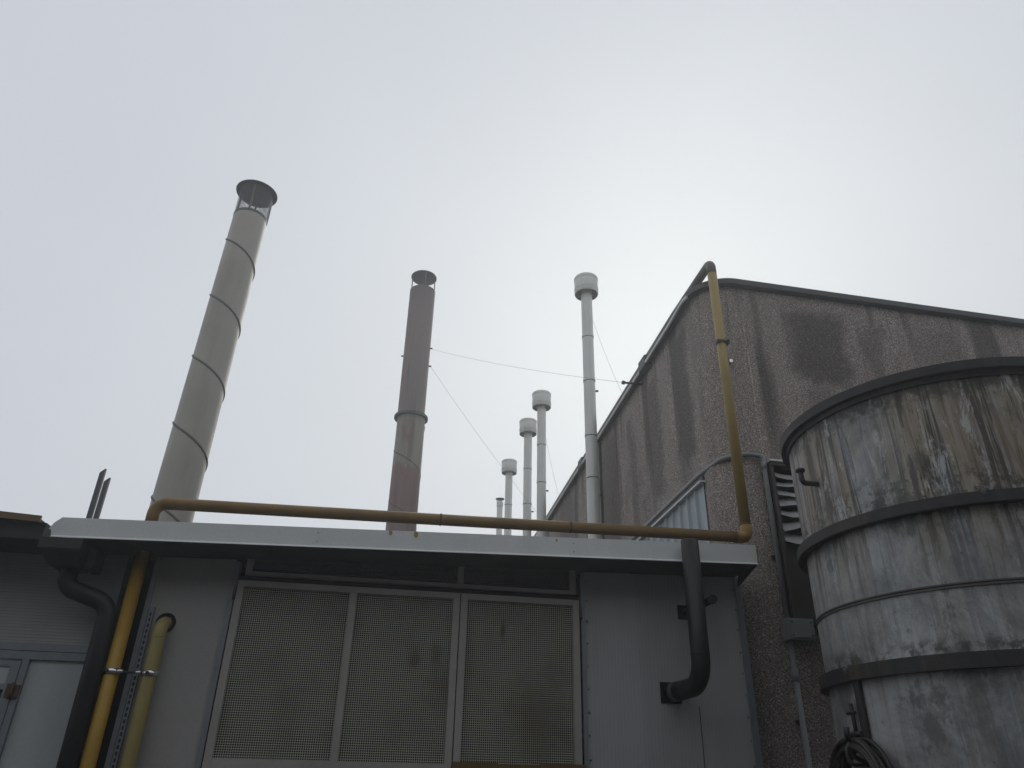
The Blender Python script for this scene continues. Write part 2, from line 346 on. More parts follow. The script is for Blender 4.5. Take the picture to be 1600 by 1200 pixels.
ORG = {}
def thing(name, label, cat, loc, group=None):
    o = bpy.data.objects.new(name, None); COL.objects.link(o); o.location = loc; o.empty_display_size = .2
    o['label'] = label; o['category'] = cat
    if group: o['group'] = group
    ORG[o.name] = Vector(loc); return o
def part(name, bm, m, parent, label=None):
    """one mesh in world coordinates, hung on its thing (or on a part of it)"""
    org = ORG[parent.name]
    bmesh.ops.translate(bm, verts=bm.verts, vec=-org)
    me = bpy.data.meshes.new(name); bm.to_mesh(me); bm.free(); me.materials.append(m)
    o = bpy.data.objects.new(name, me); COL.objects.link(o); o.parent = parent; ORG[o.name] = org
    if label: o['label'] = label
    return o
def solo(name, bm, m, label, cat, loc, group=None):
    loc = Vector(loc); bmesh.ops.translate(bm, verts=bm.verts, vec=-loc)
    me = bpy.data.meshes.new(name); bm.to_mesh(me); bm.free(); me.materials.append(m)
    o = bpy.data.objects.new(name, me); COL.objects.link(o); o.location = loc; ORG[o.name] = loc
    o['label'] = label; o['category'] = cat
    if group: o['group'] = group
    return o
def copy_tree(o, parent=None):
    c = o.copy(); COL.objects.link(c)
    if parent: c.parent = parent
    for ch in list(o.children): copy_tree(ch, c)
    return c

# ------------------------------------------------------------------ ground
bm = bmesh.new(); bmesh.ops.create_grid(bm, x_segments=8, y_segments=8, size=45)
me = bpy.data.meshes.new('ground'); bm.to_mesh(me); bm.free(); me.materials.append(M['asphalt'])
o = bpy.data.objects.new('ground', me); COL.objects.link(o); o['kind'] = 'structure'

# ------------------------------------------------------------------ concrete hall on the right
def plan(off):
    """outer face of the hall from far end of the side wall, round the corner, along the front; off = outwards"""
    p = []; th = .0216
    for y in (24, 18, 12, 8.5, 6, 5.2): p.append(Vector((2.302 + th * (y - 4.85), y)) + Vector((-off, 0)))
    c = Vector((2.302 + .265, 4.845)); r = .275 + off
    for k in range(13):
        a = math.pi + math.pi / 2 * k / 12; p.append(Vector((c.x + r * math.cos(a), c.y + r * math.sin(a))))
    for x in (3.2, 4.5, 6, 8, 12): p.append(Vector((x, 4.57 + .0187 * (x - 2.567) - off)))
    return p
hall = thing('concrete_hall', 'large grey-brown hall of exposed pebble concrete with rounded corner', 'building', (2.4, 4.7, 0))
wall = part('wall', strip(plan(0), plan(-.25), 0, 5.20), M['pebble'], hall)
part('coping', bevel(strip(plan(.055), plan(-.30), 5.200, 5.258), .008), M['coping'], hall)
part('drip_edge', strip(plan(.072)[:9], plan(.057)[:9], 5.178, 5.203), M['lip'], hall)
part('roof', hexa(bmesh.new(), [(2.56, 5, 5.0), (12, 5, 5.0), (12, 24, 5.0), (2.98, 24, 5.0)], [(2.56, 5, 5.1), (12, 5, 5.1), (12, 24, 5.1), (2.98, 24, 5.1)]), M['roof'], hall)
# panel joint: a shallow round bead proud of the wall where the corner piece meets the front panel
part('panel_joint', T([(2.602, 4.571, 0), (2.602, 4.571, 5.195)], .010, n=10), M['pebble'], hall)
part('joint_strip', B((2.335, 2.41, 7.78, 7.90, 0, 5.19)), M['seam'], hall)
for y in (5.95, 8.55):
    x = 2.302 + .0216 * (y - 4.85)
    part('coping_joint', bevel(B((x - .075, x + .03, y - .09, y + .09, 5.165, 5.275)), .01), M['coping'], hall)
# blue corrugated cladding on the side wall, with its flashing
sheet = bmesh.new(); prev = None; y = 4.93
while y < 14:
    for dy, dx in ((0, 0), (.13, 0), (.145, -.018), (.155, -.018)):
        yy = y + dy; x = 2.285 + .0216 * (yy - 4.85) + dx
        a = sheet.verts.new((x, yy, 2.96)); b = sheet.verts.new((x, yy, 3.615))
        if prev: sheet.faces.new((prev[0], a, b, prev[1]))
        prev = (a, b)
    y += .17
clad = part('cladding', sheet, M['blue'], hall)
sl = .0216
def side_bar(d0, d1, y0, y1, z0, z1):
    f = lambda y, d: 2.302 + sl * (y - 4.85) - d
    return hexa(bmesh.new(), [(f(y0, d1), y0, z0), (f(y0, d0), y0, z0), (f(y1, d0), y1, z0), (f(y1, d1), y1, z0)],
                [(f(y0, d1), y0, z1), (f(y0, d0), y0, z1), (f(y1, d0), y1, z1), (f(y1, d1), y1, z1)])
part('flashing', side_bar(-.02, .055, 4.90, 14, 3.612, 3.628), M['lip'], clad)
part('flashing_board', side_bar(-.02, .03, 4.92, 14, 3.629, 3.672), M['cowl'], clad)
# louvred opening, half hidden by the tank
win = part('louvre_frame', B((2.605, 2.63, 4.50, 4.60, 2.56, 3.62), (2.605, 3.75, 4.49, 4.60, 3.621, 3.645), (3.72, 3.75, 4.50, 4.60, 2.56, 3.62), (2.605, 3.75, 4.50, 4.60, 2.535, 2.559)), M['board'], hall)
part('head_trim', B((2.60, 3.76, 4.480, 4.60, 3.646, 3.662)), M['lip'], win)
part('backing', B((2.63, 3.72, 4.558, 4.585, 2.56, 3.62)), M['inside'], win)
part('lower_board', B((2.631, 3.719, 4.535, 4.555, 2.561, 3.07)), M['board'], win)
for k, z in enumerate((3.585, 3.53, 3.455, 3.385, 3.32, 3.235, 3.15)):
    bm = bmesh.new(); rows = []
    tilt = random.uniform(0, .8); bend = random.choice((-1, 1)) * random.uniform(.006, .022); skew = random.uniform(-.035, .035)
    for i in range(15):
        x = 2.634 + (3.716 - 2.634) * i / 14; wob = bend * math.sin(i * .9 + k) + random.uniform(-.002, .002)
        row = []
        for j in range(4):
            t = j / 3; row.append(bm.verts.new((x, 4.55 - .055 * t, z + wob + skew * (i / 14 - .2) + bend * .6 * t * math.cos(i * .55 + k * 2) - .042 * t * (1 + tilt) + .006 * math.sin(t * 3.1))))
        rows.append(row)
    for a, b in zip(rows, rows[1:]):
        for j in range(3): f = bm.faces.new((a[j], b[j], b[j + 1], a[j + 1])); f.smooth = True
    bmesh.ops.solidify(bm, geom=bm.faces[:], thickness=.0025)
    part('slat', bm, M['slat'], win)

# ------------------------------------------------------------------ unseen hall behind the viewer, added to shade the facing walls
oh = thing('added_shade_hall', 'unseen long dark hall added behind the viewer to shade the facing walls', 'building', (0, -3.5, 0))
part('wall', B((-14, 16, -3.8, -3.5, 0, SHADE_HALL_H)), M['roof'], oh)
part('roof', B((-14, 16, -15, -3.81, SHADE_HALL_H - .3, SHADE_HALL_H - .05)), M['roof'], oh)
for k in range(4): part('shutter', bevel(B((-11 + 7 * k, -8 + 7 * k, -3.499, -3.45, .01, 3.2)), .01), M['galv'], oh)

# ------------------------------------------------------------------ boiler shed with the mesh doors
XL, XR, YF = -1.50, 2.262, 4.50
def fz(x): return 2.700 + (x + 1.768) * (.1155 / 4.014)          # lower edge of the fascia, rising to the right
shed = thing('boiler_shed', 'grey flat-roofed shed with perforated steel doors and pale fascia', 'shed', (.4, 4.5, 0))
def quadbox(x0, x1, y0, y1, z0, f, dz):
    return hexa(bmesh.new(), [(x0, y0, z0), (x1, y0, z0), (x1, y1, z0), (x0, y1, z0)], [(x0, y0, f(x0) + dz), (x1, y0, f(x1) + dz), (x1, y1, f(x1) + dz), (x0, y1, f(x0) + dz)])
part('wall', quadbox(-1.275, -.868, YF, 4.56, 0, fz, -.012), M['panel_left'], shed)
part('wall', quadbox(1.222, 2.222, YF, 4.56, 0, fz, -.012), M['panel_right'], shed)
part('side_wall', quadbox(2.205, 2.262, 4.562, 4.72, 0, fz, -.012), M['panel_right'], shed)
part('side_wall', quadbox(-1.50, -1.45, 4.62, 15.5, 0, fz, -.012), M['panel_left'], shed)
part('back_wall', quadbox(-1.44, 2.26, 15.4, 15.5, 0, fz, -.012), M['panel_left'], shed)
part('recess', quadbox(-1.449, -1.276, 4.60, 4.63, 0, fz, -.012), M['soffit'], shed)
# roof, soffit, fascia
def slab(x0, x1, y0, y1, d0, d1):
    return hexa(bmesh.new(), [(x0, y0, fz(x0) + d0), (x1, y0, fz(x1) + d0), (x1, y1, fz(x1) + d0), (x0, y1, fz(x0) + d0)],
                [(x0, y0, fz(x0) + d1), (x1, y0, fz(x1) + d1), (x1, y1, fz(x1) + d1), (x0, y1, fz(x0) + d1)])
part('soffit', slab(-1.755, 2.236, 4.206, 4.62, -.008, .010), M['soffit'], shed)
part('roof', slab(-1.55, 2.262, 4.212, 15.55, .062, .094), M['roof'], shed)
# fascia: a real folded sheet with the snipped left end
bm = bmesh.new()
front = [(-1.768, 0), (2.246, 0), (2.249, .062), (2.246, .118), (-1.74, .106), (-1.772, .075), (-1.790, .042), (-1.776, .034)]
va = [bm.verts.new((x, 4.200, fz(x) + d)) for x, d in front]; vb = [bm.verts.new((x, 4.205, fz(x) + d)) for x, d in front]
bm.faces.new(va); bm.faces.new(vb[::-1])
for i in range(len(va)): j = (i + 1) % len(va); bm.faces.new((va[i], vb[i], vb[j], va[j]))
bmesh.ops.recalc_face_normals(bm, faces=bm.faces)
fas = part('fascia', bm, M['fascia'], shed)
bm = bmesh.new()
hexa(bm, [(-1.766, 4.184, fz(-1.766) - .007), (2.245, 4.184, fz(2.245) - .007), (2.245, 4.2005, fz(2.245) - .003), (-1.766, 4.2005, fz(-1.766) - .003)],
     [(-1.766, 4.184, fz(-1.766) - .004), (2.245, 4.184, fz(2.245) - .004), (2.245, 4.1995, fz(2.245) + .007), (-1.766, 4.1995, fz(-1.766) + .007)])
part('drip_lip', bm, M['fascia'], fas)
bm = bmesh.new()                                                    # folded cheek that closes the right end
hexa(bm, [(2.236, 4.206, fz(2.236) - .006), (2.246, 4.206, fz(2.236) - .006), (2.20, 4.40, fz(2.236) - .10), (2.19, 4.40, fz(2.236) - .10)],
     [(2.236, 4.206, fz(2.236) + .09), (2.246, 4.206, fz(2.236) + .09), (2.246, 4.40, fz(2.236) + .09), (2.236, 4.40, fz(2.236) + .09)])
part('end_cheek', bm, M['soffit'], fas)
for x, d, s in ((.005, .098, 1), (.150, .094, 1.2), (.98, .095, .6)):
    bm = bmesh.new(); v = [bm.verts.new((x + a * .011 * s, 4.1985, fz(x) + d + b * .018 * s)) for a, b in ((-1, .5), (-.2, .95), (.7, .5), (1, -.4), (.1, -1), (-.9, -.5))]; bm.faces.new(v)
    part('paint_drip', bm, M['creampipe'], fas)
part('panel_seam', B((1.905, 1.911, 4.4975, 4.4985, 0, 2.02)), M['seam'], shed)
for x in (1.235, 2.21):
    for k in range(9): part('screw', T([(x, 4.502, 1.72 + .125 * k + random.uniform(-.01, .01)), (x, 4.494, 1.72 + .125 * k)], .006, 0, 8), M['galv'], shed)
for x in (-.42, 1.06):
    part('lap_joint', B((x, x + .045, 4.1975, 4.1992, fz(x) + .004, fz(x) + .1065)), M['fascia'], fas)
    for d in (.03, .08): part('rivet', T([(x + .022, 4.1985, fz(x) + d), (x + .022, 4.195, fz(x) + d)], .004, 0, 8), M['galv'], fas)
# door surround
part('jamb_trim', bevel(B((-.868, -.838, 4.488, 4.56, 0, 2.70)), .003), M['galv'], shed)
part('jamb_trim', bevel(B((1.196, 1.222, 4.488, 4.56, 0, 2.765)), .003), M['galv'], shed)
part('corner_trim', bevel(B((2.222, 2.264, 4.492, 4.561, 0, 2.80)), .003), M['galv'], shed)
part('corner_trim', bevel(B((-1.302, -1.275, 4.492, 4.58, 0, 2.70)), .003), M['galv'], shed)
part('head_rail', B((-.837, 1.195, 4.515, 4.56, 2.600, 2.622)), M['soffit'], shed)
def sheet_quad(x0, x1, z0, z1, y):
    bm = bmesh.new(); bm.faces.new([bm.verts.new(p) for p in ((x0, y, z0), (x1, y, z0), (x1, y, z1), (x0, y, z1))]); return bm
def frame_bm(x0, x1, z0, z1, y0, y1, bars, w=.04, wt=.034):
    bs = [(x0, x0 + w, y0, y1, z0, z1), (x1 - w, x1, y0, y1, z0, z1), (x0 + w, x1 - w, y0, y1, z1 - wt, z1), (x0 + w, x1 - w, y0, y1, z0, z0 + wt)]
    for b in bars: bs.append((b - w / 2, b + w / 2, y0 + .002, y1, z0 + wt, z1 - wt))
    return bevel(B(*bs), .003)
# wide left door with two sheets, then the single right door
for x0, x1, bars, hx in ((-.828, .452, (-.172,), -.835), (.458, 1.180, (), 1.188)):
    fr = part('door_frame', frame_bm(x0, x1, .06, 2.592, 4.470, 4.505, bars), M['frame'], shed)
    xs = [x0 + .04] + [c for b in bars for c in (b - .02, b + .02)] + [x1 - .04]
    for a, b in zip(xs[::2], xs[1::2]):
        part('mesh_sheet', sheet_quad(a, b, .094, 1.634, 4.49), M['mesh'], fr)
        part('mesh_sheet', sheet_quad(a, b, 1.680, 2.558, 4.49), M['mesh'], fr)
        part('cross_rail', B((a, b, 4.472, 4.503, 1.630, 1.684)), M['frame'], fr)
    for z in (.5, 2.48):
        part('hinge', T([(hx, 4.468, z), (hx, 4.468, z + .085)], .009, n=12), M['rust'], fr)
tr = part('transom_frame', frame_bm(-.80, 1.165, 2.628, 2.83, 4.485, 4.515, (.452,), .035, .022), M['frame'], shed)
part('mesh_sheet', sheet_quad(-.765, .434, 2.65, 2.808, 4.50), M['mesh2'], tr)
part('mesh_sheet', sheet_quad(.470, 1.13, 2.65, 2.808, 4.50), M['mesh2'], tr)
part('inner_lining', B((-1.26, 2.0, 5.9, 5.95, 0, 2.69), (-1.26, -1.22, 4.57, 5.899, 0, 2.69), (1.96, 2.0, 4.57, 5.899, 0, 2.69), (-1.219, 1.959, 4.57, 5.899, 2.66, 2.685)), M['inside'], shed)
# slotted galvanised rail beside the gas riser
rail = part('slotted_rail', bevel(B((-1.268, -1.243, 4.478, 4.499, 0, 2.42)), .002), M['galv'], shed)
part('slots', B(*[(-1.261, -1.250, 4.4765, 4.4775, z * .03, z * .03 + .018) for z in range(45, 80)]), M['dark'], rail)

# board that shows along the foot of the picture in front of the right door
solo('wooden_board', bevel(B((.455, .70, 4.43, 4.452, .02, 1.694), (.703, .93, 4.431, 4.452, .02, 1.690), (.933, 1.19, 4.43, 4.452, .02, 1.697)), .002), M['wood'],
     'brown boarded panel standing against the foot of the right mesh door', 'board', (.82, 4.44, 0))

# ------------------------------------------------------------------ left shed
ls = thing('panel_shed', 'low shed of ribbed pale panels with brown eave at the left edge', 'shed', (-3, 4.52, 0))
part('wall', B((-7, -1.505, 4.52, 4.60, 2.205, 2.80)), M['panel_shed'], ls)
part('side_wall', B((-7, -6.95, 4.601, 12, 0, 2.80)), M['panel_shed'], ls)
part('side_wall', B((-1.57, -1.51, 4.601, 12, 0, 2.80)), M['panel_shed'], ls)
part('lower_wall', B((-1.805, -1.505, 4.525, 4.60, 0, 2.122)), M['panel_white'], ls)
part('lower_wall', B((-7, -2.75, 4.525, 4.60, 0, 2.122)), M['panel_white'], ls)
part('corner_trim', bevel(B((-1.505, -1.452, 4.50, 4.60, 0, 2.70)), .003), M['galv'], ls)
part('rail', bevel(B((-7, -1.506, 4.505, 4.60, 2.166, 2.204)), .003), M['galv'], ls)
part('rail', bevel(B((-7, -1.506, 4.508, 4.60, 2.123, 2.163)), .003), M['galv'], ls)
part('jamb_trim', bevel(B((-1.838, -1.806, 4.505, 4.60, 0, 2.122)), .003), M['galv'], ls)
dr = part('door', B((-2.70, -1.845, 4.515, 4.56, 1.975, 2.112)), M['panel_white'], ls)
part('lower_panel', B((-2.70, -1.845, 4.515, 4.56, .05, 1.0)), M['panel_white'], dr)
part('door_frame', bevel(B((-1.888, -1.842, 4.505, 4.57, .05, 2.113), (-2.74, -2.70, 4.505, 4.57, .05, 2.113), (-2.70, -1.888, 4.506, 4.57, 2.085, 2.113), (-2.70, -1.888, 4.506, 4.57, 1.972, 2.0)), .003), M['galv'], dr)
part('pane', B((-2.70, -1.888, 4.535, 4.545, 1.0, 1.972)), M['glass'], dr)
hg = part('hinge', bevel(B((-1.872, -1.842, 4.496, 4.504, 1.935, 2.0), (-1.838, -1.808, 4.496, 4.504, 1.93, 1.995)), .004), M['rust'], dr)
part('hinge_pin', T([(-1.840, 4.492, 1.925), (-1.840, 4.492, 2.005)], .008, n=12), M['rust'], dr)
part('roof', hexa(bmesh.new(), [(-7, 4.16, 2.79), (-1.832, 4.16, 2.772), (-1.832, 12.1, 2.772), (-7, 12.1, 2.79)], [(-7, 4.16, 2.80), (-1.832, 4.16, 2.782), (-1.832, 12.1, 2.782), (-7, 12.1, 2.80)]), M['roof'], ls)
part('eave_trim', hexa(bmesh.new(), [(-7, 4.145, 2.99), (-1.822, 4.145, 2.758), (-1.822, 4.159, 2.758), (-7, 4.159, 2.99)], [(-7, 4.145, 3.04), (-1.822, 4.145, 2.792), (-1.822, 4.159, 2.792), (-7, 4.159, 3.04)]), M['eave'], ls)
part('fascia', hexa(bmesh.new(), [(-7, 4.18, 2.68), (-1.80, 4.18, 2.675), (-1.80, 4.51, 2.675), (-7, 4.51, 2.68)], [(-7, 4.18, 2.78), (-1.80, 4.18, 2.765), (-1.80, 4.51, 2.765), (-7, 4.51, 2.78)]), M['soffit'], ls)

dp = thing('downpipe', 'charcoal downpipe with swan-neck and rain hopper at shed corner', 'downpipe', (-1.43, 4.40, 0))
bm = hexa(bmesh.new(), [(-1.752, 4.225, 2.560), (-1.605, 4.225, 2.560), (-1.605, 4.40, 2.560), (-1.752, 4.40, 2.560)], [(-1.80, 4.165, 2.628), (-1.592, 4.165, 2.628), (-1.592, 4.42, 2.628), (-1.80, 4.42, 2.628)])
hexa(bm, [(-1.802, 4.16, 2.629), (-1.59, 4.16, 2.629), (-1.59, 4.42, 2.629), (-1.802, 4.42, 2.629)], [(-1.802, 4.16, 2.69), (-1.59, 4.16, 2.69), (-1.59, 4.42, 2.69), (-1.802, 4.42, 2.69)])
part('hopper', bevel(bm, .004), M['downpipe'], dp)
part('outlet', bevel(B((-1.588, -1.545, 4.27, 4.41, 2.56, 2.67)), .004), M['downpipe'], dp)
part('pipe', T([(-1.688, 4.35, 2.58), (-1.682, 4.36, 2.475), (-1.452, 4.40, 2.405), (-1.432, 4.40, 0.02)], .047, [.09, .10], 24), M['downpipe'], dp)

# ------------------------------------------------------------------ gas pipes
R0 = .036
gp = thing('gas_pipe', 'long ochre gas pipe from the ground, over the shed and up the hall corner', 'pipe', (-1.36, 4.42, 0))
Hx, Hz = -1.358, 2.992
part('riser', T([(Hx, 4.42, 0), (Hx, 4.42, Hz - .135)], R0 * 1.02), M['gas'], gp)
part('roof_run', T([(Hx, 4.42, Hz - .135), (Hx, 4.42, Hz), (2.24, 4.42, 3.049)], R0 * .98, .13, 20, 12), M['gasdirtshade'], gp)
part('elbow', T([(2.238, 4.42, 3.049), (2.315, 4.42, 3.050), (2.315, 4.42, 3.135)], R0 * 1.05, .06, 20, 10), M['gaselbow'], gp)
part('corner_riser', T([(2.315, 4.42, 3.132), (2.315, 4.42, 5.19)], R0 * 1.0), M['gasweather'], gp)
part('coping_run', T([(2.315, 4.42, 5.187), (2.315, 4.42, 5.305), (2.312, 5.2, 5.306), (2.52, 14.8, 5.308)], R0 * 1.0, [.075, .3], 20, 10), M['gassilhouette'], gp)
for p in ((Hx, 4.42, Hz - .135, 'z'), (2.235, 4.42, 3.049, 'x'), (2.315, 4.42, 3.135, 'z'), (.30, 4.42, 3.0185, 'x'), (1.12, 4.42, 3.031, 'x')):
    d = Vector((0, 0, .006)) if p[3] == 'z' else Vector((.006, 0, 0)); c = Vector(p[:3])
    part('weld', sweep(bmesh.new(), [c - d, c, c + d], [R0 * .99, R0 * 1.11, R0 * .99]), M['rust'], gp)
cl = part('clamp', T([(Hx, 4.42, 2.055), (Hx, 4.42, 2.085)], R0 * 1.13), M['clamp'], gp)
part('bolt', T([(Hx + .03, 4.385, 2.07), (Hx + .062, 4.385, 2.07)], .010, n=10), M['clamp'], cl)
part('bolt', T([(Hx - .014, 4.372, 2.07), (Hx - .014, 4.385, 2.07)], .009, n=6), M['dark'], cl)
part('tie_rod', T([(Hx + .04, 4.42, 2.07), (-1.178 - .03, 4.44, 2.072)], .005, n=8), M['dark'], cl)
cl = part('clamp', T([(2.315, 4.42, 4.535), (2.315, 4.42, 4.56)], R0 * 1.12), M['dark'], gp)
part('clamp_ear', B((2.268, 2.283, 4.375, 4.40, 4.535, 4.555)), M['dark'], cl)
part('bracket', B((2.347, 2.362, 4.375, 4.45, 4.53, 4.56)), M['dark'], cl)
part('anchor_rod', T([(2.354, 4.44, 4.54), (2.36, 4.45, 4.50), (2.452, 4.60, 4.49)], .008, .02, 10), M['dark'], cl)
part('bolt', T([(2.452, 4.60, 4.492), (2.452, 4.560, 4.492)], .016, n=6), M['clamp'], cl)

sp = thing('wall_pipe', 'short faded yellow pipe that turns into a round hole in the wall', 'pipe', (-1.178, 4.44, 0))
part('pipe', T([(-1.176, 4.44, 0), (-1.176, 4.44, 2.325), (-1.165, 4.62, 2.362)], R0, .055, 20, 10), M['creampipe'], sp)
part('weld', sweep(bmesh.new(), [(-1.176, 4.44, 2.252), (-1.176, 4.44, 2.258), (-1.176, 4.44, 2.264)], [R0 * .99, R0 * 1.08, R0 * .99]), M['creampipe'], sp)
part('wall_hole', T([(-1.172, 4.4955, 2.340), (-1.172, 4.4985, 2.340)], .054, 0, 28), M['inside'], sp)
cl = part('clamp', T([(-1.176, 4.44, 2.055), (-1.176, 4.44, 2.085)], R0 * 1.13), M['clamp'], sp)
part('bolt', T([(-1.215, 4.41, 2.07), (-1.24, 4.41, 2.07)], .010, n=10), M['clamp'], cl)
part('bolt', T([(-1.178, 4.385, 2.07), (-1.178, 4.405, 2.07)], .009, n=6), M['dark'], cl)

# ------------------------------------------------------------------ black pipes on the right-hand panel
vp = thing('vent_pipe', 'fat black pipe bending out of the panel and up over the fascia', 'pipe', (1.78, 4.12, 2.1))
part('pipe', T([(1.742, 4.52, 2.088), (1.779, 4.115, 2.098), (1.779, 4.115, 2.905)], .0525, .135, 28, 12), M['blackpipe'], vp)
part('coupling', T([(1.779, 4.115, 2.255), (1.779, 4.115, 2.262)], .0545, 0, 28), M['blackpipe'], vp)
part('dark_hole_square', B((1.672, 1.800, 4.494, 4.4985, 2.030, 2.148)), M['inside'], vp)  # flat dark square, painted for the shade inside the pipe's hole
part('sleeve', T([(1.7415, 4.45, 2.0895), (1.745, 4.40, 2.090)], .0545, 0, 28), M['cowl'], vp)
st = thing('stub_pipe', 'thin black stub pipe sticking out behind the fat vent pipe', 'pipe', (1.87, 4.5, 2.56))
part('pipe', T([(1.868, 4.52, 2.562), (1.872, 4.08, 2.556)], .022, 0, 20), M['blackpipe'], st)
part('end_cap', T([(1.872, 4.095, 2.556), (1.872, 4.072, 2.556)], .026, 0, 20), M['blackpipe'], st)
part('dark_hole_square', B((1.822, 1.905, 4.494, 4.4985, 2.518, 2.604)), M['inside'], st)  # dark square again stands in for the shaded hole

# ------------------------------------------------------------------ conduit and junction box on the hall
cz = 3.70
cn = thing('cable_conduit', 'thin grey conduit round the hall corner and down to a box', 'conduit', (2.58, 4.53, 0))
def sx(y): return 2.302 + .0216 * (y - 4.85)
part('pipe', T([(sx(12) - .022, 12, cz + .01), (sx(5) - .022, 5.0, cz), (2.325, 4.66, cz + .01), (2.47, 4.55, cz + .012), (2.578, 4.535, cz), (2.583, 4.54, 2.56)], .0175, [.3, .12, .1, .035], 14, 6), M['conduit'], cn)
part('coupling', T([(2.5785, 4.5355, 3.655), (2.579, 4.536, 3.60)], .0205, 0, 14), M['conduit'], cn)
part('pipe', T([(2.578, 4.54, 2.43), (2.580, 4.54, .3)], .0175, 0, 14), M['conduit'], cn)
part('coupling', T([(2.578, 4.54, 2.26), (2.5782, 4.54, 2.19)], .022, 0, 14), M['conduit'], cn)
jb = part('junction_box', bevel(B((2.535, 2.715, 4.465, 4.56, 2.430, 2.560)), .008), M['conduit'], cn)
part('lid', bevel(B((2.548, 2.702, 4.455, 4.464, 2.441, 2.549)), .004), M['conduit'], jb)
for x, z in ((2.56, 2.535), (2.69, 2.535), (2.56, 2.455), (2.69, 2.455)): part('screw', T([(x, 4.455, z), (x, 4.451, z)], .005, 0, 8), M['dark'], jb)
for z in (2.96, 1.95): part('clip', bevel(B((2.548, 2.606, 4.548, 4.566, z, z + .022)), .003), M['dark'], cn)

# ------------------------------------------------------------------ the two dark posts behind the roof
for x, y, top, lab in ((-2.106, 5.5, 3.565, 'taller of two dark slant-cut posts above the left roof edge'), (-2.060, 5.5, 3.50, 'shorter of two dark slant-cut posts above the left roof edge')):
    bm = hexa(bmesh.new(), [(x - .016, y - .016, 2.76), (x + .016, y - .016, 2.76), (x + .016, y + .016, 2.76), (x - .016, y + .016, 2.76)],
              [(x - .016, y - .016, top - .04), (x + .016, y - .016, top - .006), (x + .016, y + .016, top), (x - .016, y + .016, top - .034)])
    solo('steel_post', bevel(bm, .002), M['cowl'], lab, 'post', (x, y, 2.76), 'dark posts behind the left roof')

# ------------------------------------------------------------------ flues
def helix(cx, cy, r, z0, z1, pitch, ph, th=.007, hgt=.02):
    bm = bmesh.new(); pts = []; n = int((z1 - z0) / pitch * 40)
    for i in range(n + 1):
        t = i / 40 * 2 * math.pi; z = z0 + pitch * i / 40; q = r(z) if callable(r) else r; pts.append((cx + q * math.cos(ph - t), cy + q * math.sin(ph - t), z))
    return sweep(bm, pts, th, 8)
fl = thing('spiral_flue', 'tall wide grey spiral-seamed flue with mesh cowl on the left', 'chimney', (-2.303, 8.0, 2.8))
fx, fy, fr_ = -2.303, 8.0, .208
fl.rotation_euler.y = .0173                                      # it leans a little
part('shaft', L(fx, fy, [(fr_ + .021, 2.75), (fr_, 8.03), (fr_ - .012, 8.03), (fr_ - .012, 7.7)], 64), M['flue_grey'], fl)
part('seam', helix(fx, fy, lambda z: fr_ + .019 - (z - 2.9) * .0038, 2.9, 7.78, .862, .047, .014), M['seam'], fl)
cw = part('cowl', L(fx, fy, [(fr_ - .004, 8.00), (fr_ + .004, 8.01), (fr_ + .004, 8.045), (fr_ - .004, 8.045)], 64), M['cowl'], fl)
part('cowl_mesh', L(fx, fy, [(fr_ - .002, 8.045), (fr_ + .004, 8.47)], 64), M['netting'], cw)
part('lid', L(fx, fy, [(.0, 8.50), (.20, 8.475), (.262, 8.455), (.268, 8.470), (.20, 8.50), (0, 8.56)], 64), M['cowl'], cw)
for a in (-1.50, .35, 1.70, 2.9): part('stay', B((fx + fr_ * math.cos(a) - .012, fx + fr_ * math.cos(a) + .012, fy + fr_ * math.sin(a) - .012, fy + fr_ * math.sin(a) + .012, 8.03, 8.47)), M['cowl'], cw)

rf = thing('red_flue', 'wide rust-red flue with a flat rain disc on stays, mid picture', 'chimney', (.14, 10, 2.8))
mx_, my_, mr = .145, 10.0, .204
part('lower_shaft', L(mx_, my_, [(mr + .010, 2.79), (mr, 6.33)], 56), M['flue_dull'], rf)
part('shaft', L(mx_ - .01, my_, [(mr - .004, 6.335), (mr, 8.60), (mr - .012, 8.60), (mr - .012, 8.2)], 56), M['flue_red'], rf)
part('collar', L(mx_ - .005, my_, [(mr, 6.295), (mr + .045, 6.30), (mr + .045, 6.335), (mr, 6.345)], 56), M['cowl'], rf)
part('seam', helix(mx_, my_, mr - .002, 3.3, 6.2, .765, -1.6, .010), M['seam'], rf)
part('rain_disc', L(mx_ - .01, my_, [(0, 8.885), (.20, 8.865), (.208, 8.873), (.208, 8.885), (0, 8.94)], 56), M['cowl'], rf)
for a in (-1.45, .25, 2.85, 1.5): part('stay', T([(mx_ - .01 + .19 * math.cos(a), my_ + .19 * math.sin(a), 8.52), (mx_ - .01 + .19 * math.cos(a), my_ + .19 * math.sin(a), 8.88)], .009, 0, 10), M['cowl'], rf)
for a, z in ((3.0, 7.38), (-.25, 7.52), (-.1, 7.22)): part('eye_bolt', T([(mx_ - .01 + (mr - .01) * math.cos(a), my_ + mr * math.sin(a), z), (mx_ - .01 + (mr + .035) * math.cos(a), my_ + (mr + .035) * math.sin(a), z)], .012, 0, 10), M['dark'], rf)

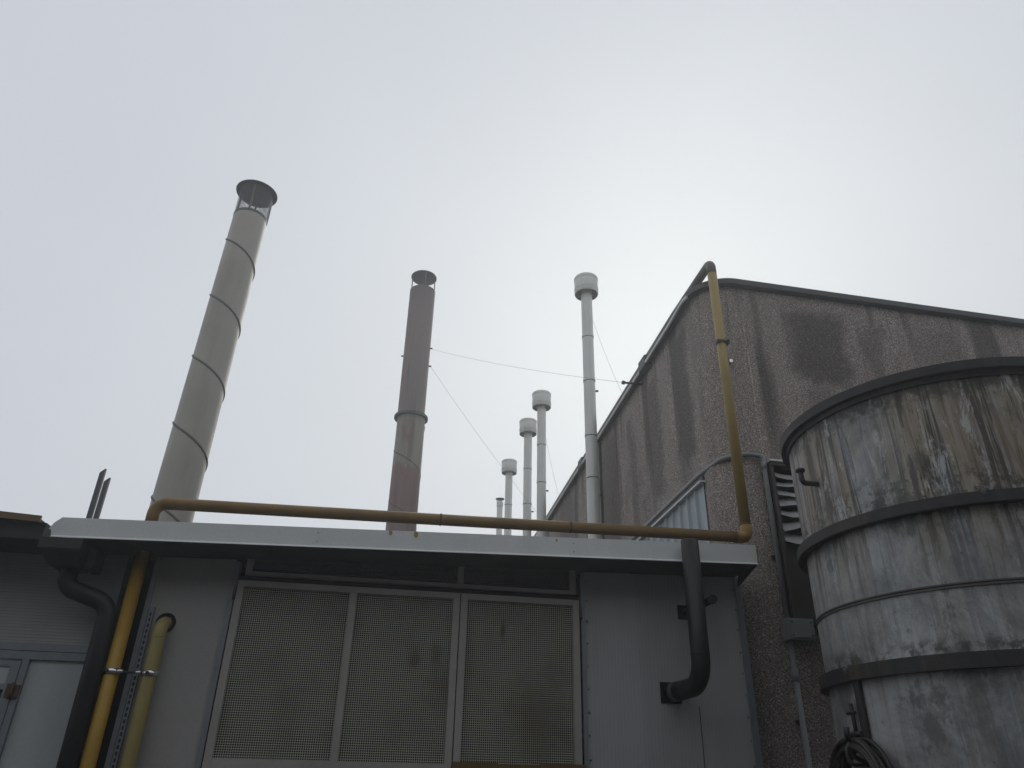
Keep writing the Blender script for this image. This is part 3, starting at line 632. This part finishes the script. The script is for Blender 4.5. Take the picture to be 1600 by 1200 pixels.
def flue(x, y, label):
    t = thing('steel_flue', label, 'chimney', (x, y, 2.85), 'galvanised flues along the hall wall')
    r = .068
    sh = part('shaft', L(x, y, [(r, 2.60), (r, 7.04)], 32), M['galv_flue'], t)
    for z in (3.35, 3.95, 4.55, 5.05, 5.75, 6.35):
        part('joint_line', L(x, y, [(r + .0008, z - .024), (r + .0015, z - .022), (r + .0015, z - .015), (r + .0008, z - .013)], 32), M['seam'], t)
        part('joint_band', L(x, y, [(r, z - .016), (r + .005, z - .012), (r + .005, z + .012), (r, z + .016)], 32), M['galv_flue'], t)
    part('seam', B((x - .002, x + .003, y - r - .003, y - r + .003, 2.6, 6.95)), M['lip'], t)
    for z in (4.35, 5.62): part('clamp_bolt', T([(x + r, y, z), (x + r + .035, y - .01, z)], .012, 0, 10), M['dark'], t)
    cp = part('cowl', L(x, y, [(.140, 6.965), (.146, 6.972), (.146, 7.205), (.143, 7.212), (0, 7.232)], 40), M['galv_flue'], t)
    part('cowl_ring', L(x, y, [(.1465, 7.03), (.150, 7.034), (.150, 7.046), (.1465, 7.05)], 40), M['galv_flue'], cp)
    part('cowl_ring', L(x, y, [(.1465, 7.165), (.151, 7.170), (.151, 7.200), (.1465, 7.206)], 40), M['galv_flue'], cp)
    part('cowl_cone', L(x, y, [(.139, 6.968), (.133, 6.99), (r + .004, 7.07), (r, 7.03)], 40), M['cowl'], cp)
    return t
f1 = flue(2.115, 7.32, 'tall galvanised flue standing in front of the pebble wall, nearest of its row')
for x, y, dz, lab in ((2.120, 10.03, -.25, 'galvanised drum-topped flue, second from the wall in the row'),
                      (2.125, 11.15, -.20, 'galvanised drum-topped flue, middle one of the row of five'),
                      (2.120, 13.00, -.19, 'galvanised drum-topped flue next to the small disc-capped one')):
    c = copy_tree(f1); c.location = (x, y, 2.85 + dz); c['label'] = lab
t = thing('steel_flue', 'thinnest and shortest galvanised flue with a flat disc cap, farthest of the row', 'chimney', (2.118, 14.05, 2.85), 'galvanised flues along the hall wall')
x, y = 2.118, 14.05
part('shaft', L(x, y, [(.058, 2.80), (.058, 6.46), (.066, 6.47), (.066, 6.56), (.05, 6.57)], 28), M['galv_flue'], t)
part('rain_disc', L(x, y, [(0, 6.62), (.088, 6.62), (.090, 6.628), (0, 6.66)], 28), M['cowl'], t)
for a in (-1.2, .9, 3): part('stay', T([(x + .055 * math.cos(a), y + .055 * math.sin(a), 6.5), (x + .06 * math.cos(a), y + .06 * math.sin(a), 6.62)], .006, 0, 8), M['cowl'], t)

# guy wires
def wire(name, a, b, lab, bracket=None, r=.0018):
    a, b = Vector(a), Vector(b); t = thing(name, lab, 'wire', a, 'steel guy wires of the flues'); pts = []
    for i in range(13): k = i / 12; p = a.lerp(b, k); p.z -= .05 * 4 * k * (1 - k); pts.append(p)
    part('cable', sweep(bmesh.new(), pts, r, 6), M['wire'], t)
    if bracket: bk = part('turnbuckle', T([bracket, b], .011, 0, 10), M['dark'], t); part('eye', T([Vector(b) - Vector((.02, 0, 0)), Vector(b) + Vector((.006, .003, 0))], .02, 0, 12), M['dark'], bk)
    return t
wire('guy_wire', (.335, 9.96, 7.52), (2.15, 6.20, 5.135), 'upper guy wire from the rust-red flue to a rod on the wall', (2.335, 6.16, 5.115))
wire('guy_wire', (.36, 9.98, 7.22), (2.36, 10.95, 5.20), 'lower guy wire slanting from the rust-red flue down past drum-topped flues', (2.44, 11.0, 5.16))
wire('guy_wire', (2.18, 7.32, 6.62), (2.33, 6.75, 5.27), 'short faint guy wire beside the nearest galvanised flue', None, .0018)
wire('guy_wire', (2.19, 10.03, 6.2), (2.41, 10.1, 5.28), 'short faint guy wire beside the second galvanised flue', None, .0018)

# ------------------------------------------------------------------ the rusty tank
D = 4.5; AZ = math.radians(41.7)
tx, ty = D * math.sin(AZ), D * math.cos(AZ); TR = .795
tk = thing('storage_tank', 'big rust-streaked pale steel tank with black hoops at the right edge', 'tank', (tx, ty, 0))
part('shell', L(tx, ty, [(TR, .15), (TR, 3.36), (TR - .01, 3.385), (0, 3.45)], 128), M['tank'], tk)
def hoop(z, h, pr): return L(tx, ty, [(TR - .002, z - h), (TR + pr, z - h), (TR + pr, z), (TR - .002, z)], 128)
part('rim', L(tx, ty, [(TR + .001, 3.335), (TR + .012, 3.335), (TR + .012, 3.362), (TR + .040, 3.362), (TR + .045, 3.408), (TR + .02, 3.415), (TR - .1, 3.42)], 128), M['band'], tk)
part('hoop', hoop(2.765, .052, .045), M['band'], tk)
part('hoop', hoop(2.110, .062, .038), M['band'], tk, 'mossy black hoop')
part('weld_band', L(tx, ty, [(TR, 2.372), (TR + .006, 2.374), (TR + .006, 2.380), (TR + .001, 2.384), (TR + .006, 2.388), (TR + .006, 2.394), (TR, 2.396)], 128), M['seam'], tk)
def on_tank(az_deg, z, out=0.0):
    """point on the shell facing a compass angle measured at the tank axis (from +X)"""
    a = math.radians(az_deg); return Vector((tx + (TR + out) * math.cos(a), ty + (TR + out) * math.sin(a), z))
part('nozzle', T([on_tank(180.4, 3.02, -.02), on_tank(180.4, 3.02, .088), on_tank(180.4, 3.10, .088)], .014, .022, 14), M['band'], tk)
part('nozzle_flange', T([on_tank(180.4, 3.082, .088), on_tank(180.4, 3.096, .088)], .023, 0, 14), M['band'], tk)
def bar_on_tank(a0, a1, z0, z1, o0, o1):
    return bevel(hexa(bmesh.new(), [on_tank(a0, z0, o0), on_tank(a1, z0, o0), on_tank(a1, z0, o1), on_tank(a0, z0, o1)], [on_tank(a0, z1, o0), on_tank(a1, z1, o0), on_tank(a1, z1, o1), on_tank(a0, z1, o1)]), .003)
part('strap', bar_on_tank(181.2, 184.2, 1.62, 2.07, .004, .022), M['band'], tk)
part('hook', T([on_tank(182.6, 1.70, .015), on_tank(182.6, 1.735, .10), on_tank(182.6, 1.79, .11)], .010, .03, 10), M['band'], tk)
vv = part('shackle', T([on_tank(178.6, 1.815, .022), on_tank(178.2, 1.955, .022)], .009, 0, 10), M['dark'], tk)
part('shackle_pin', T([on_tank(176.2, 1.915, .028), on_tank(180.6, 1.915, .028)], .008, 0, 8), M['dark'], vv)
part('shackle_nut', T([on_tank(176.6, 1.825, .028), on_tank(182.4, 1.825, .03)], .013, 0, 6), M['dark'], vv)
for a, z in ((236.7, 2.765), (181, 2.095)):
    c = on_tank(a, z, .03); bm = bmesh.new(); bmesh.ops.create_icosphere(bm, subdivisions=3, radius=.022)
    for v in bm.verts: v.co = Vector((v.co.x * random.uniform(.8, 1.2), v.co.y * random.uniform(.8, 1.2), v.co.z * 1.25)) + c
    part('hoop_lug', bm, M['seam'], tk)

# coil of hose hung on the hook at the left of the tank
hc = thing('hose_coil', 'dark coil of thin hose hanging on a hook at the tank side', 'hose', on_tank(182.6, 1.2, .08))
rad = on_tank(182.6, 0, 1) - on_tank(182.6, 0, 0); tan_ = Vector((-rad.y, rad.x, 0))
pts = []; NL = 17
for i in range(NL * 40 + 1):
    k = i / 40; a = 2 * math.pi * k; kk = int(k)
    rnd = random.Random(kk * 7 + 3); nxt = random.Random((kk + 1) * 7 + 3)
    q = lambda r_: (r_.uniform(.13, .25), r_.uniform(.72, 1.0), r_.uniform(-.05, .05), r_.uniform(-.01, .028))
    A, Bq = q(rnd), q(nxt); t = k - kk; t = t * t * (3 - 2 * t); r_, sq, off, dz = [u * (1 - t) + v * t for u, v in zip(A, Bq)]
    p = on_tank(182.6, 1.775 + dz - r_, .035 + .075 * (kk + t) / NL) + Vector((0, 0, r_ * math.cos(a))) + tan_ * (r_ * sq * math.sin(a) + off * (1 - math.cos(a)) / 2)
    pts.append(p)
part('hose', sweep(bmesh.new(), pts, .0105, 10), M['hose'], hc)
part('end_fitting', T([pts[-1], pts[-1] + Vector((.0, -.005, .05))], .013, 0, 10), M['dark'], hc)
part('tie', T([on_tank(182.6, 1.80, .025), on_tank(182.6, 1.77, .13), on_tank(182.6, 1.70, .12), on_tank(182.6, 1.70, .03)], .008, .03, 8), M['board'], hc)

# ------------------------------------------------------------------ haze
bm = bmesh.new(); bbox(bm, -50, 50, -50, 50, -1, 10.5)
me = bpy.data.meshes.new('haze'); bm.to_mesh(me); bm.free()
hm = bpy.data.materials.new('fog'); hm.use_nodes = True; hn = hm.node_tree; hn.nodes.clear()
out = hn.nodes.new('ShaderNodeOutputMaterial'); pv = hn.nodes.new('ShaderNodeVolumePrincipled')
pv.inputs['Color'].default_value = (.93, .95, .96, 1); pv.inputs['Density'].default_value = HAZE; pv.inputs['Anisotropy'].default_value = .75
hn.links.new(pv.outputs[0], out.inputs['Volume']); me.materials.append(hm)
o = bpy.data.objects.new('haze', me); COL.objects.link(o); o['kind'] = 'stuff'
